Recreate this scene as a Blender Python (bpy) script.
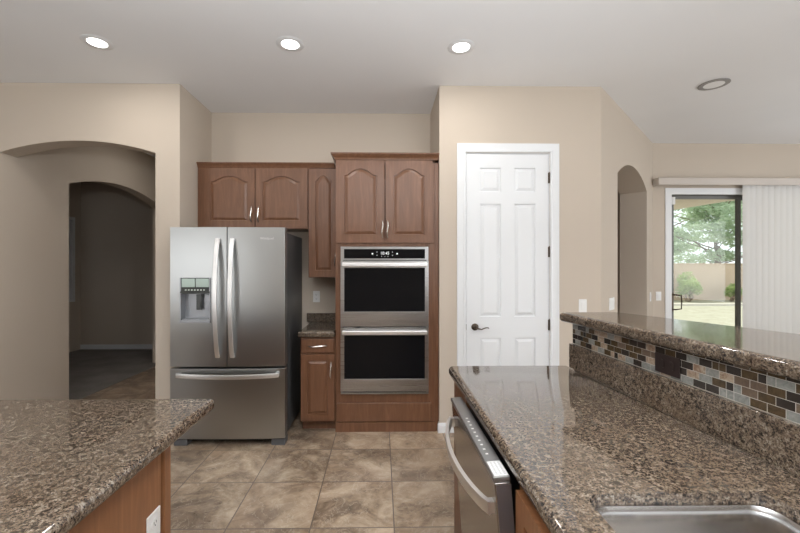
import bpy, bmesh, math, random
from math import sin, cos, pi, sqrt, atan2, radians
from mathutils import Vector, Matrix
from mathutils.geometry import tessellate_polygon

for o in list(bpy.data.objects): bpy.data.objects.remove(o)
sc = bpy.context.scene
C = sc.collection
rnd = random.Random(7)

# ------------------------------------------------------------------ camera, world, lights, exposure
cam_d = bpy.data.cameras.new('camera'); cam = bpy.data.objects.new('camera', cam_d); C.objects.link(cam)
cam.location = (0, 0, 1.45); cam.rotation_euler = (pi/2, 0, -0.015)
cam_d.sensor_width = 36; cam_d.lens = 390/800*36; cam_d.shift_x = 0.0164
cam_d.clip_start = 0.05; cam_d.clip_end = 200
sc.camera = cam
sc.view_settings.view_transform = 'Standard'; sc.view_settings.look = 'None'
sc.view_settings.gamma = 1.0; sc.view_settings.use_curve_mapping = False
sc.view_settings.exposure = -0.06

world = bpy.data.worlds.new('sky'); sc.world = world; world.use_nodes = True
bg = world.node_tree.nodes['Background']
bg.inputs['Color'].default_value = (0.90, 0.95, 1.0, 1); bg.inputs['Strength'].default_value = 1.6

def light(name, kind, loc, rot, energy, color=(1, 1, 1), **kw):
    d = bpy.data.lights.new(name, kind); d.energy = energy; d.color = color
    for k, v in kw.items(): setattr(d, k, v)
    o = bpy.data.objects.new(name, d); C.objects.link(o); o.location = loc; o.rotation_euler = rot
    return o
light('sun', 'SUN', (0, 0, 10), (radians(38), 0, radians(-150)), 4.2, (1, .95, .87), angle=radians(1.5))
# daylight at the rear left and front room windows; the other area lamps are added fill
light('daylight_rear_left', 'AREA', (-5.0, -4.35, 1.6), (radians(120), 0, 0), 35, (1, .985, .96), shape='RECTANGLE', size=2.2, size_y=1.7)
light('added_fill_rear_right', 'AREA', (3.4, -4.35, 1.5), (radians(120), 0, 0), 80, (.94, .975, 1), shape='RECTANGLE', size=2.8, size_y=2.0)  # added fill from the rear right, tilted up to lift the ceiling
light('added_fill_dining', 'AREA', (6.85, 1.6, 1.6), (radians(115), 0, radians(90)), 85, (.94, .975, 1), shape='RECTANGLE', size=3.0, size_y=1.8)  # added side fill, also brightens the passage wall
light('added_fill_far_left', 'AREA', (-6.35, -1.2, 1.6), (radians(125), 0, radians(-90)), 32, (.94, .975, 1), shape='RECTANGLE', size=3.0, size_y=1.8)  # added weak fill from the left, kept out of the fridge reflection
light('added_ceiling_fill', 'AREA', (.1, -.5, 1.75), (radians(180), 0, 0), 215, (.95, .98, 1), shape='RECTANGLE', size=.5, size_y=.5)  # unseen upward lamp added to brighten the ceiling evenly
light('daylight_front_room', 'AREA', (-5.2, 6.1, 1.57), (radians(90), 0, radians(-90)), .3, (.97, .98, 1), shape='RECTANGLE', size=1.0, size_y=1.3)
CANS = [(-2.0, 2.78), (-0.645, 2.78), (0.577, 2.80), (-2.0, 0.4), (0.577, 0.4), (-0.645, -1.6), (3.2, 0.6), (3.2, -2.0), (-2.45, 4.9)]  # first three are visible fixtures; the rest, passage one included, are added for brightness
for i, (x, y) in enumerate(CANS):
    light('downlight_beam', 'AREA', (x, y, 3.0245), (0, 0, 0), 6 if i < 3 else 13 if i < 8 else 5, (1, .96, .91), shape='DISK', size=.11)

# ------------------------------------------------------------------ materials
MATS = {}
def mat(name, color=(.5, .5, .5), rough=.5, metal=0.0, **kw):
    m = bpy.data.materials.new(name); m.use_nodes = True
    b = m.node_tree.nodes['Principled BSDF']
    b.inputs['Base Color'].default_value = (*color, 1); b.inputs['Roughness'].default_value = rough
    b.inputs['Metallic'].default_value = metal
    for k, v in kw.items(): b.inputs[k.replace('_', ' ')].default_value = v
    MATS[name] = m
    return m
def nt(m): return m.node_tree, m.node_tree.nodes['Principled BSDF']
def node(t, kind, **kw):
    n = t.nodes.new(kind)
    for k, v in kw.items():
        if k in n.inputs: n.inputs[k].default_value = v
        else: setattr(n, k, v)
    return n
def ramp(t, fac, stops, interp='LINEAR'):
    r = t.nodes.new('ShaderNodeValToRGB'); r.color_ramp.interpolation = interp
    e = r.color_ramp.elements
    while len(e) < len(stops): e.new(.5)
    for i, (p, c) in enumerate(stops): e[i].position = p; e[i].color = (*c, 1)
    t.links.new(fac, r.inputs['Fac']); return r.outputs['Color']
def coords(t, scale=(1, 1, 1), rot=(0, 0, 0), src='Object'):
    tc = t.nodes.new('ShaderNodeTexCoord'); mp = t.nodes.new('ShaderNodeMapping')
    mp.inputs['Scale'].default_value = scale; mp.inputs['Rotation'].default_value = rot
    t.links.new(tc.outputs[src], mp.inputs['Vector']); return mp.outputs['Vector']
def noise(t, vec, scale, detail=3, rough=.5, dist=0):
    n = node(t, 'ShaderNodeTexNoise', Scale=scale, Detail=detail, Roughness=rough, Distortion=dist)
    t.links.new(vec, n.inputs['Vector']); return n.outputs['Fac']
def mixc(t, fac, a, b, mode='MIX'):
    m = t.nodes.new('ShaderNodeMix'); m.data_type = 'RGBA'; m.blend_type = mode
    for s, v in ((m.inputs[0], fac), (m.inputs[6], a), (m.inputs[7], b)):
        if isinstance(v, (int, float)): s.default_value = v
        elif isinstance(v, tuple): s.default_value = (*v, 1)
        else: t.links.new(v, s)
    return m.outputs[2]
def bump(t, b, h, strength=.2, dist=.002):
    n = node(t, 'ShaderNodeBump', Strength=strength, Distance=dist)
    t.links.new(h, n.inputs['Height']); t.links.new(n.outputs['Normal'], b.inputs['Normal'])

def paint(name, c, rough=.75):
    m = mat(name, c, rough); t, b = nt(m); v = coords(t)
    n = noise(t, v, 90, 4); n2 = noise(t, v, 1.3, 2)
    col = mixc(t, n2, tuple(x*.97 for x in c), tuple(min(1, x*1.03) for x in c))
    t.links.new(col, b.inputs['Base Color']); bump(t, b, n, .12, .002); return m
wallp = paint('beige_wall_paint', (.530, .458, .380))
ceilp = paint('white_ceiling_paint', (.84, .85, .865))
whitep = mat('white_gloss_paint', (.74, .755, .77), .35)
plastic = mat('white_plastic', (.80, .80, .79), .35)
darkgap = mat('black_recess', (.012, .012, .012), .6)

def wood(name, a, b_, scale=1.0):
    m = mat(name, a, .36); t, b = nt(m); v = coords(t, (9*scale, 9*scale, .9*scale))
    n = noise(t, v, 3, 6, .6, 1.2); n2 = noise(t, coords(t), 5, 3, .6)
    c = ramp(t, n, [(.30, tuple(x*.82 for x in a)), (.5, a), (.72, b_)])
    c = mixc(t, n2, c, mixc(t, .16, c, (.10, .035, .015))); t.links.new(c, b.inputs['Base Color'])
    bump(t, b, n, .03, .001); return m
woodm = wood('brown_stained_maple', (.160, .073, .037), (.212, .102, .055))
woodi = wood('honey_stained_maple', (.26, .115, .050), (.33, .155, .072))

def granite(name, gain=1.0):
    m = mat(name, (.3, .25, .2), .065); t, b = nt(m)
    v = coords(t); g = lambda c: tuple(x*gain for x in c)
    wob = node(t, 'ShaderNodeTexNoise', Scale=60, Detail=2); t.links.new(v, wob.inputs['Vector'])
    ofs = node(t, 'ShaderNodeVectorMath', operation='MULTIPLY_ADD'); ofs.inputs[1].default_value = (.012, .012, .012)
    t.links.new(wob.outputs['Color'], ofs.inputs[0]); t.links.new(v, ofs.inputs[2]); v2 = ofs.outputs[0]
    def cells(scale):
        vo = node(t, 'ShaderNodeTexVoronoi', Scale=scale); t.links.new(v2, vo.inputs['Vector'])
        sx = t.nodes.new('ShaderNodeSeparateXYZ'); t.links.new(vo.outputs['Color'], sx.inputs[0]); return sx.outputs[0]
    def math(op, a, b_):
        m_ = node(t, 'ShaderNodeMath', operation=op)
        for k, q in enumerate((a, b_)):
            if isinstance(q, (int, float)): m_.inputs[k].default_value = q
            else: t.links.new(q, m_.inputs[k])
        return m_.outputs[0]
    n1 = noise(t, v, 58, 4, .6); n3 = noise(t, v, 9, 3, .6)
    f = math('ADD', math('MULTIPLY', cells(225), .50), math('ADD', math('MULTIPLY', cells(480), .28), math('MULTIPLY', math('SUBTRACT', n1, .5), 1.1)))
    c = ramp(t, f, [(.06, g((.016, .013, .012))), (.20, g((.055, .040, .032))), (.34, g((.150, .108, .078))), (.48, g((.255, .190, .135))), (.62, g((.33, .265, .20))), (.80, g((.47, .42, .35)))])
    c = mixc(t, ramp(t, n3, [(.42, (0, 0, 0)), (.66, (.35, .35, .35))]), c, g((.17, .11, .07)))
    t.links.new(c, b.inputs['Base Color']); b.inputs['IOR'].default_value = 1.72
    return m
gran = granite('brown_speckled_granite', .60)

def steel(name, c=(.41, .42, .42), rough=.30, vertical=True):
    m = mat(name, c, rough, 1.0); t, b = nt(m)
    v = coords(t, (1, 1, 260) if not vertical else (260, 260, 1))
    n = noise(t, v, 2, 3, .6)
    t.links.new(ramp(t, n, [(.3, (rough*.96,)*3), (.7, (rough*1.05,)*3)]), b.inputs['Roughness'])
    b.inputs['Anisotropic'].default_value = .5
    return m
steelm = steel('brushed_stainless_steel')
steelh = mat('satin_steel_handle', (.82, .82, .82), .38, 1.0)
steelo = steel('oven_stainless_steel', (.44, .44, .445), .28, False)
sinkm = steel('sink_stainless_steel', (.62, .62, .62), .24, False)
casem = mat('fridge_grey_side', (.060, .062, .066), .38)
nickel = mat('brushed_nickel', (.72, .70, .66), .25, 1.0)
bronze = mat('oil_rubbed_bronze', (.085, .062, .045), .38, .8)
blackglass = mat('black_oven_glass', (.006, .006, .007), .08); nt(blackglass)[1].inputs['Specular IOR Level'].default_value = .12
glow = mat('display_digits', (.8, .8, .8), .5); b = nt(glow)[1]; b.inputs['Emission Color'].default_value = (.9, .95, 1, 1); b.inputs['Emission Strength'].default_value = .55
lampm = mat('lamp_diffuser', (1, 1, 1), .5); b = nt(lampm)[1]; b.inputs['Emission Color'].default_value = (1, .97, .93, 1); b.inputs['Emission Strength'].default_value = 6
darkplate = mat('dark_brown_plate', (.020, .011, .010), .4)
anod = mat('grey_anodised_frame', (.13, .13, .12), .45, .3)
aluw = mat('white_frame', (.78, .79, .80), .4)
vanem = mat('cream_blind_vane', (.84, .83, .81), .6); b = nt(vanem)[1]
t_ = vanem.node_tree
tr = node(t_, 'ShaderNodeBsdfTranslucent', Color=(.9, .89, .87, 1)); mx = node(t_, 'ShaderNodeMixShader', Fac=.35)
t_.links.new(t_.nodes['Principled BSDF'].outputs[0], mx.inputs[1]); t_.links.new(tr.outputs[0], mx.inputs[2])
t_.links.new(mx.outputs[0], t_.nodes['Material Output'].inputs['Surface'])
valm = mat('valance_cream', (.56, .505, .455), .6)
grille = mat('speaker_grille', (.86, .86, .86), .7)
glassm = mat('clear_glass', (1, 1, 1), 0.0); t_ = glassm.node_tree
tp = node(t_, 'ShaderNodeBsdfTransparent', Color=(.95, .97, .95, 1)); gl = node(t_, 'ShaderNodeBsdfGlossy', Roughness=.01)
mx = node(t_, 'ShaderNodeMixShader', Fac=.02)
t_.links.new(tp.outputs[0], mx.inputs[1]); t_.links.new(gl.outputs[0], mx.inputs[2]); t_.links.new(mx.outputs[0], t_.nodes['Material Output'].inputs['Surface'])

def tile_floor():
    m = mat('slate_look_floor_tile', (.3, .25, .2), .33); t, b = nt(m)
    S = .4645
    tc = t.nodes.new('ShaderNodeTexCoord'); mp = t.nodes.new('ShaderNodeMapping')
    # joints pass through X = -0.127 and Y = 2.62
    mp.inputs['Location'].default_value = (TX, TY, 0); mp.inputs['Scale'].default_value = (1/S, 1/S, 1)
    t.links.new(tc.outputs['Object'], mp.inputs['Vector'])
    fr = node(t, 'ShaderNodeVectorMath', operation='FRACTION'); t.links.new(mp.outputs[0], fr.inputs[0])
    fl = node(t, 'ShaderNodeVectorMath', operation='FLOOR'); t.links.new(mp.outputs[0], fl.inputs[0])
    wn = node(t, 'ShaderNodeTexWhiteNoise'); wn.noise_dimensions = '3D'; t.links.new(fl.outputs[0], wn.inputs['Vector'])
    sub = node(t, 'ShaderNodeVectorMath', operation='SUBTRACT'); sub.inputs[0].default_value = (.5, .5, .5); t.links.new(fr.outputs[0], sub.inputs[1])
    ab = node(t, 'ShaderNodeVectorMath', operation='ABSOLUTE'); t.links.new(sub.outputs[0], ab.inputs[0])
    sx = t.nodes.new('ShaderNodeSeparateXYZ'); t.links.new(ab.outputs[0], sx.inputs[0])
    mxx = node(t, 'ShaderNodeMath', operation='MAXIMUM'); t.links.new(sx.outputs[0], mxx.inputs[0]); t.links.new(sx.outputs[1], mxx.inputs[1])
    gr = node(t, 'ShaderNodeMath', operation='GREATER_THAN'); gr.inputs[1].default_value = .4925; t.links.new(mxx.outputs[0], gr.inputs[0])
    off = node(t, 'ShaderNodeVectorMath', operation='MULTIPLY_ADD'); off.inputs[1].default_value = (9, 9, 9)
    t.links.new(wn.outputs['Color'], off.inputs[0]); t.links.new(tc.outputs['Object'], off.inputs[2])
    vv = off.outputs[0]
    n1 = noise(t, vv, 3.4, 9, .66, .8); n2 = noise(t, vv, 10, 8, .7, 1.2); n3 = noise(t, vv, 1.7, 4, .5, .6)
    c = ramp(t, n1, [(.36, (.085, .052, .032)), (.455, (.19, .128, .082)), (.54, (.37, .27, .18)), (.65, (.58, .465, .345))])
    c2 = ramp(t, n2, [(.36, (.09, .07, .055)), (.5, (.29, .22, .155)), (.66, (.42, .36, .30))])
    c = mixc(t, .38, c, c2)
    c = mixc(t, ramp(t, n3, [(.42, (0, 0, 0)), (.68, (.5, .5, .5))]), c, (.30, .20, .13))
    # thin pale veins
    vn = noise(t, vv, 4.5, 6, .6, 2.5)
    c = mixc(t, ramp(t, vn, [(.485, (0, 0, 0)), (.5, (.55, .55, .55)), (.515, (0, 0, 0))]), c, (.50, .43, .35))
    sc_ = node(t, 'ShaderNodeMath', operation='MULTIPLY_ADD'); sc_.inputs[1].default_value = .28; sc_.inputs[2].default_value = .86
    t.links.new(wn.outputs['Value'], sc_.inputs[0])
    c = mixc(t, 1.0, c, sc_.outputs[0], 'MULTIPLY')
    c = mixc(t, gr.outputs[0], c, (.13, .10, .08)); t.links.new(c, b.inputs['Base Color'])
    hh = node(t, 'ShaderNodeMath', operation='SUBTRACT'); t.links.new(n2, hh.inputs[0]); t.links.new(gr.outputs[0], hh.inputs[1])
    bump(t, b, hh.outputs[0], .25, .004)
    t.links.new(ramp(t, n2, [(.3, (.26,)*3), (.7, (.45,)*3)]), b.inputs['Roughness'])
    return m
TX, TY = 0.843, 0.335
tilem = tile_floor()
def carpet_mat():
    m = mat('grey_brown_carpet', (.20, .18, .165), .95); t, b = nt(m); v = coords(t)
    n = noise(t, v, 160, 3); n2 = noise(t, v, 3, 4)
    c = ramp(t, n, [(.3, (.14, .125, .115)), (.7, (.27, .245, .225))]); c = mixc(t, .4, c, ramp(t, n2, [(.35, (.13, .115, .10)), (.65, (.27, .245, .22))]))
    t.links.new(c, b.inputs['Base Color']); bump(t, b, n, .6, .006); return m
carpetm = carpet_mat()
def stone(name, a, b2, scale=18, rough=.3):
    m = mat(name, a, rough); t, b = nt(m); n = noise(t, coords(t), scale, 6, .65, 1.5)
    t.links.new(ramp(t, n, [(.35, a), (.65, b2)]), b.inputs['Base Color']); return m
mosaic = [stone('mosaic_dark_glass', (.028, .022, .019), (.040, .032, .027), 20, .12),
          stone('mosaic_bronze_glass', (.050, .034, .018), (.095, .062, .032), 30, .14),
          stone('mosaic_grey_slate', (.15, .155, .145), (.27, .27, .25), 40, .35),
          stone('mosaic_rust_stone', (.20, .115, .07), (.42, .35, .27), 45, .4),
          stone('mosaic_umber_stone', (.085, .055, .038), (.13, .09, .06), 45, .3)]
grout = mat('pale_grout', (.52, .49, .44), .8)
def leafmat(name, a, b2):
    m = mat(name, a, .6); t, b = nt(m); n = noise(t, coords(t), .8, 4)
    t.links.new(ramp(t, n, [(.35, a), (.65, b2)]), b.inputs['Base Color'])
    tr = node(t, 'ShaderNodeBsdfTranslucent', Color=(*b2, 1)); mx = node(t, 'ShaderNodeMixShader', Fac=.5)
    t.links.new(b.outputs[0], mx.inputs[1]); t.links.new(tr.outputs[0], mx.inputs[2]); t.links.new(mx.outputs[0], t.nodes['Material Output'].inputs['Surface']); return m
leafm = leafmat('tree_leaves', (.36, .46, .32), (.54, .64, .46))
leafp = leafmat('dark_tree_leaves', (.20, .27, .22), (.34, .42, .34))
bushm = leafmat('bush_leaves', (.30, .40, .16), (.46, .55, .25))
barkm = stone('bark', (.16, .11, .08), (.28, .21, .16), 12, .9)
blockm = stone('tan_block', (.56, .43, .32), (.60, .47, .355), 3, .9)
lawnm = stone('dry_lawn', (.36, .34, .25), (.45, .43, .33), 2, .95)
patiom = stone('patio_concrete', (.50, .46, .40), (.56, .52, .46), 3, .9)
kerbm = mat('pale_kerb', (.75, .70, .62), .9)
stuccom = paint('patio_stucco', (.62, .55, .45))

# ------------------------------------------------------------------ mesh helpers
class MB:
    def __init__(s): s.b = bmesh.new(); s.mi = 0
    def face(s, vs):
        try: f = s.b.faces.new(vs)
        except ValueError: return
        f.material_index = s.mi
    def box(s, x0, x1, y0, y1, z0, z1, M=None):
        P = [Vector((x, y, z)) for x in (x0, x1) for y in (y0, y1) for z in (z0, z1)]
        if M: P = [M @ p for p in P]
        v = [s.b.verts.new(p) for p in P]
        for q in ((0, 1, 3, 2), (4, 6, 7, 5), (0, 4, 5, 1), (2, 3, 7, 6), (0, 2, 6, 4), (1, 5, 7, 3)): s.face([v[i] for i in q])
        return s
    def prism(s, poly, vec, holes=()):
        """extrude a closed planar loop (with optional hole loops) by vec"""
        vec = Vector(vec); loops = [[Vector(p) for p in poly]] + [[Vector(p) for p in h] for h in holes]
        A = [[s.b.verts.new(p) for p in l] for l in loops]; B = [[s.b.verts.new(p+vec) for p in l] for l in loops]
        if holes:
            fa = [v for l in A for v in l]; fb = [v for l in B for v in l]
            for t in tessellate_polygon(loops): s.face([fa[i] for i in t]); s.face([fb[i] for i in reversed(t)])
        else: s.face(A[0]); s.face(list(reversed(B[0])))
        for a, b in zip(A, B):
            n = len(a)
            for i in range(n): s.face([a[i], b[i], b[(i+1) % n], a[(i+1) % n]])
        return s
    def loft(s, loops, cap0=True, cap1=True, closed=True):
        L = [[s.b.verts.new(Vector(p)) for p in l] for l in loops]
        n = len(L[0])
        for a, b in zip(L, L[1:]):
            for i in range(n if closed else n-1): s.face([a[i], a[(i+1) % n], b[(i+1) % n], b[i]])
        if cap0: s.face(list(reversed(L[0])))
        if cap1: s.face(L[-1])
        return s
    def lathe(s, prof, M=None, n=32, cap0=True, cap1=True):
        M = M or Matrix.Identity(4)
        return s.loft([[M @ Vector((r*cos(2*pi*i/n), r*sin(2*pi*i/n), z)) for i in range(n)] for r, z in prof], cap0, cap1)
    def sweep(s, pts, w, h=None, up=(0, 0, 1), n=10, square=False):
        """tube along pts; w, h half sizes (numbers or lists)"""
        pts = [Vector(p) for p in pts]; up = Vector(up); loops = []
        for i, p in enumerate(pts):
            t = (pts[min(i+1, len(pts)-1)]-pts[max(i-1, 0)]).normalized()
            a = t.cross(up); a = a.normalized() if a.length > 1e-6 else Vector((1, 0, 0)); b = a.cross(t)
            ww = w[i] if isinstance(w, (list, tuple)) else w; hh = ww if h is None else (h[i] if isinstance(h, (list, tuple)) else h)
            if square: loops.append([p+a*ww*x+b*hh*y for x, y in ((-1, -.7), (-.85, -1), (.85, -1), (1, -.7), (1, .7), (.85, 1), (-.85, 1), (-1, .7))])
            else: loops.append([p+a*ww*cos(2*pi*k/n)+b*hh*sin(2*pi*k/n) for k in range(n)])
        return s.loft(loops)
    def build(s, name, m, parent=None, bevel=0, seg=2, smooth=35, recalc=True, nobevel=None, **tags):
        if recalc: bmesh.ops.recalc_face_normals(s.b, faces=s.b.faces[:])
        me = bpy.data.meshes.new(name); s.b.to_mesh(me); s.b.free()
        for q in (m if isinstance(m, (list, tuple)) else [m]): me.materials.append(q)
        if smooth:
            me.shade_smooth(); me.set_sharp_from_angle(angle=radians(smooth))
        o = bpy.data.objects.new(name, me); C.objects.link(o)
        if parent: o.parent = parent
        if nobevel:
            at = me.attributes.new('bevel_weight_edge', 'FLOAT', 'EDGE')
            fn = {}
            for p in me.polygons:
                for k in p.edge_keys: fn.setdefault(k, []).append(p.normal)
            for e in me.edges:
                n_ = fn[tuple(sorted(e.vertices))]
                if len(n_) == 2 and n_[0].angle(n_[1]) > radians(40) and not all(nobevel(me.vertices[v].co) for v in e.vertices): at.data[e.index].value = 1.0
        if bevel:
            b = o.modifiers.new('bevel', 'BEVEL'); b.width = bevel; b.segments = seg; b.limit_method = 'ANGLE'; b.angle_limit = radians(40); b.use_clamp_overlap = True; b.harden_normals = True
            if nobevel: b.limit_method = 'WEIGHT'
        for k, v in tags.items(): o[k] = v
        return o
def thing(name, label, cat, group=None, kind=None, loc=(0, 0, 0)):
    o = bpy.data.objects.new(name, None); C.objects.link(o); o.location = loc; o.empty_display_size = .1
    o['label'] = label; o['category'] = cat
    if group: o['group'] = group
    if kind: o['kind'] = kind
    return o
def tag(o, label, cat, group=None, kind=None):
    o['label'] = label; o['category'] = cat
    if group: o['group'] = group
    if kind: o['kind'] = kind
    return o
def struct(o, label=None, cat=None):
    o['kind'] = 'structure'
    if label: o['label'] = label
    if cat: o['category'] = cat
    return o

# ------------------------------------------------------------------ room shell
H = 3.03
def wall(name, p0, p1, th, label, openings=(), z1=H, z0=0, m=None):
    """wall whose visible face runs p0->p1; thickness goes to the left of p0->p1.  opening = (u0,u1,sill,spring,rise)"""
    a, b = Vector((*p0, 0)), Vector((*p1, 0)); L = (b-a).length; d = (b-a)/L; n = Vector((-d.y, d.x, 0))
    P = lambda u, z: a+d*u+Vector((0, 0, z))
    poly = [P(0, z0), P(0, z1), P(L, z1), P(L, z0)]; holes = []
    for (u0, u1, sill, sp, rise) in sorted(openings, reverse=True):
        arc = []
        if rise > 0:
            w = (u1-u0)/2; R = (w*w+rise*rise)/(2*rise); N = 28
            for i in range(N+1):
                x = w-2*w*i/N; arc.append(P((u0+u1)/2+x, sp-(R-rise)+sqrt(max(0, R*R-x*x))))
        else: arc = [P(u1, sp), P(u0, sp)]
        if sill <= z0: poly += [P(u1, z0)]+arc+[P(u0, z0)]
        else: holes.append([P(u1, sill)]+arc+[P(u0, sill)])
    mb = MB().prism(poly, n*th, holes)
    return struct(mb.build(name, m or wallp, smooth=20), label, 'wall')

mb = MB().box(-3.28, 7.2, -4.6, 7.1, -.1, 0); mb.box(-6.5, -3.28, -4.6, 3.5, -.1, 0)
struct(mb.build('floor', tilem, smooth=0), 'mottled brown slate-look square floor tiles', 'floor')
struct(MB().box(-5.4, -3.28, 3.5, 7.1, -.1, .004).build('floor_carpet', carpetm, smooth=0), 'dark grey carpet in the room through the archways', 'carpet')
struct(MB().box(-6.5, 7.2, -4.6, 7.1, H, H+.1).build('ceiling', ceilp, smooth=0), 'white painted ceiling', 'ceiling')

# left: the big archway
wall('wall_left', (-6.5, 3.40), (-1.74, 3.40), .165, 'beige wall with a wide flat-arched opening left of the refrigerator', [(3.222, 4.551, 0, 2.432, .103)])
wall('wall_alcove_left', (-1.74, 3.565), (-1.74, 7.0), .20, 'narrow beige return wall beside the refrigerator')
wall('wall_hall', (-3.28, 3.565), (-3.28, 6.9), .15, 'beige passage wall with a second arched opening', [(.584, 2.34, 0, 2.322, .155)])
wall('wall_front_room', (-5.25, 6.9), (-1.94, 6.9), .12, 'shaded beige far wall seen through both archways')
wall('wall_front_room_side', (-5.25, 3.565), (-5.25, 6.9), .12, 'shaded beige side wall with a window, through the archways', [(2.0, 3.19, .85, 2.29, 0)])
wall('wall_alcove_back', (-1.74, 4.03), (.51, 4.03), .12, 'beige wall above the cabinets')
wall('wall_alcove_right', (.51, 4.15), (.51, 3.52), .12, 'beige return wall right of the oven cabinet')
wall('wall_pantry', (.51, 3.40), (1.935, 3.40), .12, 'beige wall around the white pantry door', [(.228, .970, 0, 2.445, 0)])
D0 = Vector((1.935, 3.40)); D1 = Vector((3.485, 4.95)); Ld = (D1-D0).length
wall('wall_diagonal', D0, D1, .29, 'beige diagonal wall with a narrow arched opening', [(.53, 1.84, 0, 2.365, .175)])
wall('wall_patio', (3.485, 4.95), (7.2, 4.95), .15, 'beige wall around the sliding patio door', [(.235, 2.6, 0, 2.40, 0)])
wall('wall_right', (7.1, 4.95), (7.1, -4.5), .12, 'beige right side wall', [(1.4, 4.4, .7, 2.5, 0)])
wall('wall_rear', (7.1, -4.5), (-6.5, -4.5), .12, 'beige wall behind the viewer', [(2.2, 5.2, .5, 2.5, 0), (11.0, 13.2, .75, 2.45, 0)])
wall('wall_far_left', (-6.5, -4.5), (-6.5, 3.4), .12, 'beige far left wall', [(1.8, 4.8, .7, 2.5, 0)])
# dim passage behind the diagonal wall and the pantry
wall('wall_pantry_back', (.63, 4.9), (1.9, 4.9), .1, 'pantry back wall')
wall('wall_passage', (1.9, 6.6), (3.6, 6.6), .1, 'passage end wall')
wall('wall_passage_side', (1.7, 3.45), (1.7, 6.7), .1, 'passage side wall')
wall('wall_passage_right', (3.5, 6.6), (3.5, 5.12), .1, 'passage right wall')

def skirting(name, pts, label, h=.085, t=.013):
    mb = MB()
    for a, b in zip(pts, pts[1:]):
        a, b = Vector((*a, 0)), Vector((*b, 0)); d = (b-a).normalized(); n = Vector((d.y, -d.x, 0))
        a2 = a-d*0; b2 = b+d*0
        prof = [(0, 0), (t, 0), (t, h*.72), (t*.55, h*.86), (t*.45, h), (0, h)]
        mb.loft([[p+n*x+Vector((0, 0, z)) for x, z in prof] for p in (a2, b2)])
    return struct(mb.build(name, whitep, smooth=25), label, 'baseboard')
skirting('baseboard_pantry', [(.497, 3.40), (.672, 3.40)], 'short white baseboard between the oven cabinet and pantry door')
skirting('baseboard_pantry_right', [(1.572, 3.40), (1.935, 3.40)], 'white baseboard right of the pantry door')
skirting('baseboard_front_room', [(-5.25, 6.9), (-1.94, 6.9)], 'white baseboard of the far dim room')
skirting('baseboard_alcove', [(.51, 3.56), (.51, 3.42)], 'white baseboard end on the return wall')
skirting('baseboard_left', [(-6.5, 3.40), (-3.28, 3.40)], 'white baseboard of the left wall')
skirting('baseboard_left_pier', [(-1.949, 3.40), (-1.74, 3.40)], 'white baseboard of the narrow wall pier')

# ------------------------------------------------------------------ panelled faces
def panel_loops(x0, x1, z0, z1, rise, N=20, shoulder=.84):
    pts = [(x0, z0), (x1, z0)]
    for i in range(N+1):
        s = 1-2*i/N
        b_ = 0 if abs(s) >= shoulder else (1-(s/shoulder)**2)**1.12
        pts.append(((x0+x1)/2+s*(x1-x0)/2, z1-rise+rise*b_))
    return pts
def rect_loop(x0, x1, z0, z1, N=20):
    pts = [(x0, z0), (x1, z0)]
    for i in range(N+1): pts.append((x1-(x1-x0)*i/N, z1))
    return pts
def panel_slab(mb, x0, x1, z0, z1, y, th, xs, zs, cells, groove=.006, slope=.026, depth=.007, rise=0, edge=.0):
    """slab with front face at y (facing -Y); cells = set of (i,j) grid cells that carry a raised panel"""
    gx = [x0]+xs+[x1]; gz = [z0]+zs+[z1]
    for i in range(len(gx)-1):
        for j in range(len(gz)-1):
            a, b, c, d = gx[i], gx[i+1], gz[j], gz[j+1]
            if (i, j) in cells:
                r = rise
                L = [(rect_loop(a, b, c, d), 0), (panel_loops(a, b, c, d, r), 0), (panel_loops(a+groove*.4, b-groove*.4, c+groove*.4, d-groove*.4, r), depth),
                     (panel_loops(a+groove*1.4, b-groove*1.4, c+groove*1.4, d-groove*1.4, r), depth),
                     (panel_loops(a+groove+slope, b-groove-slope, c+groove+slope, d-groove-slope, r*.95), depth*.15)]
                L = [[(px, y+dy, pz) for px, pz in l] for l, dy in L]
                if r == 0: L = L[1:]
                mb.loft(L, cap0=False, cap1=True)
            else:
                v = [mb.b.verts.new(p) for p in ((a, y, c), (b, y, c), (b, y, d), (a, y, d))]; mb.face(v)
    # sides and back
    F = [mb.b.verts.new(p) for p in ((x0, y, z0), (x1, y, z0), (x1, y, z1), (x0, y, z1))]
    B = [mb.b.verts.new(p) for p in ((x0, y+th, z0), (x1, y+th, z0), (x1, y+th, z1), (x0, y+th, z1))]
    for k in range(4): mb.face([F[k], B[k], B[(k+1) % 4], F[(k+1) % 4]])
    mb.face(list(reversed(B)))
    bmesh.ops.remove_doubles(mb.b, verts=mb.b.verts[:], dist=1e-5)
    mb.b.normal_update(); cc = Vector(((x0+x1)/2, y+th/2, (z0+z1)/2))
    for f in mb.b.faces:
        c = f.calc_center_median(); n = f.normal
        back = all(abs(v.co.y-y-th) < 1e-6 for v in f.verts)
        good = n.y > 0 if back else (n.y < 0 if abs(n.y) > .02 else n.dot(c-cc) > 0)
        if not good: f.normal_flip()
    return mb
def cab_door(name, parent, x0, x1, z0, z1, y, rise=.045, st=.062, m=None, th=.02, top=None):
    mb = MB(); top = top or st
    panel_slab(mb, x0, x1, z0, z1, y, th, [x0+st, x1-st], [z0+st, z1-top+.0], {(1, 1)}, rise=rise, slope=.022, depth=.009)
    return mb.build(name, m or woodm, parent, smooth=0, recalc=False)
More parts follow.
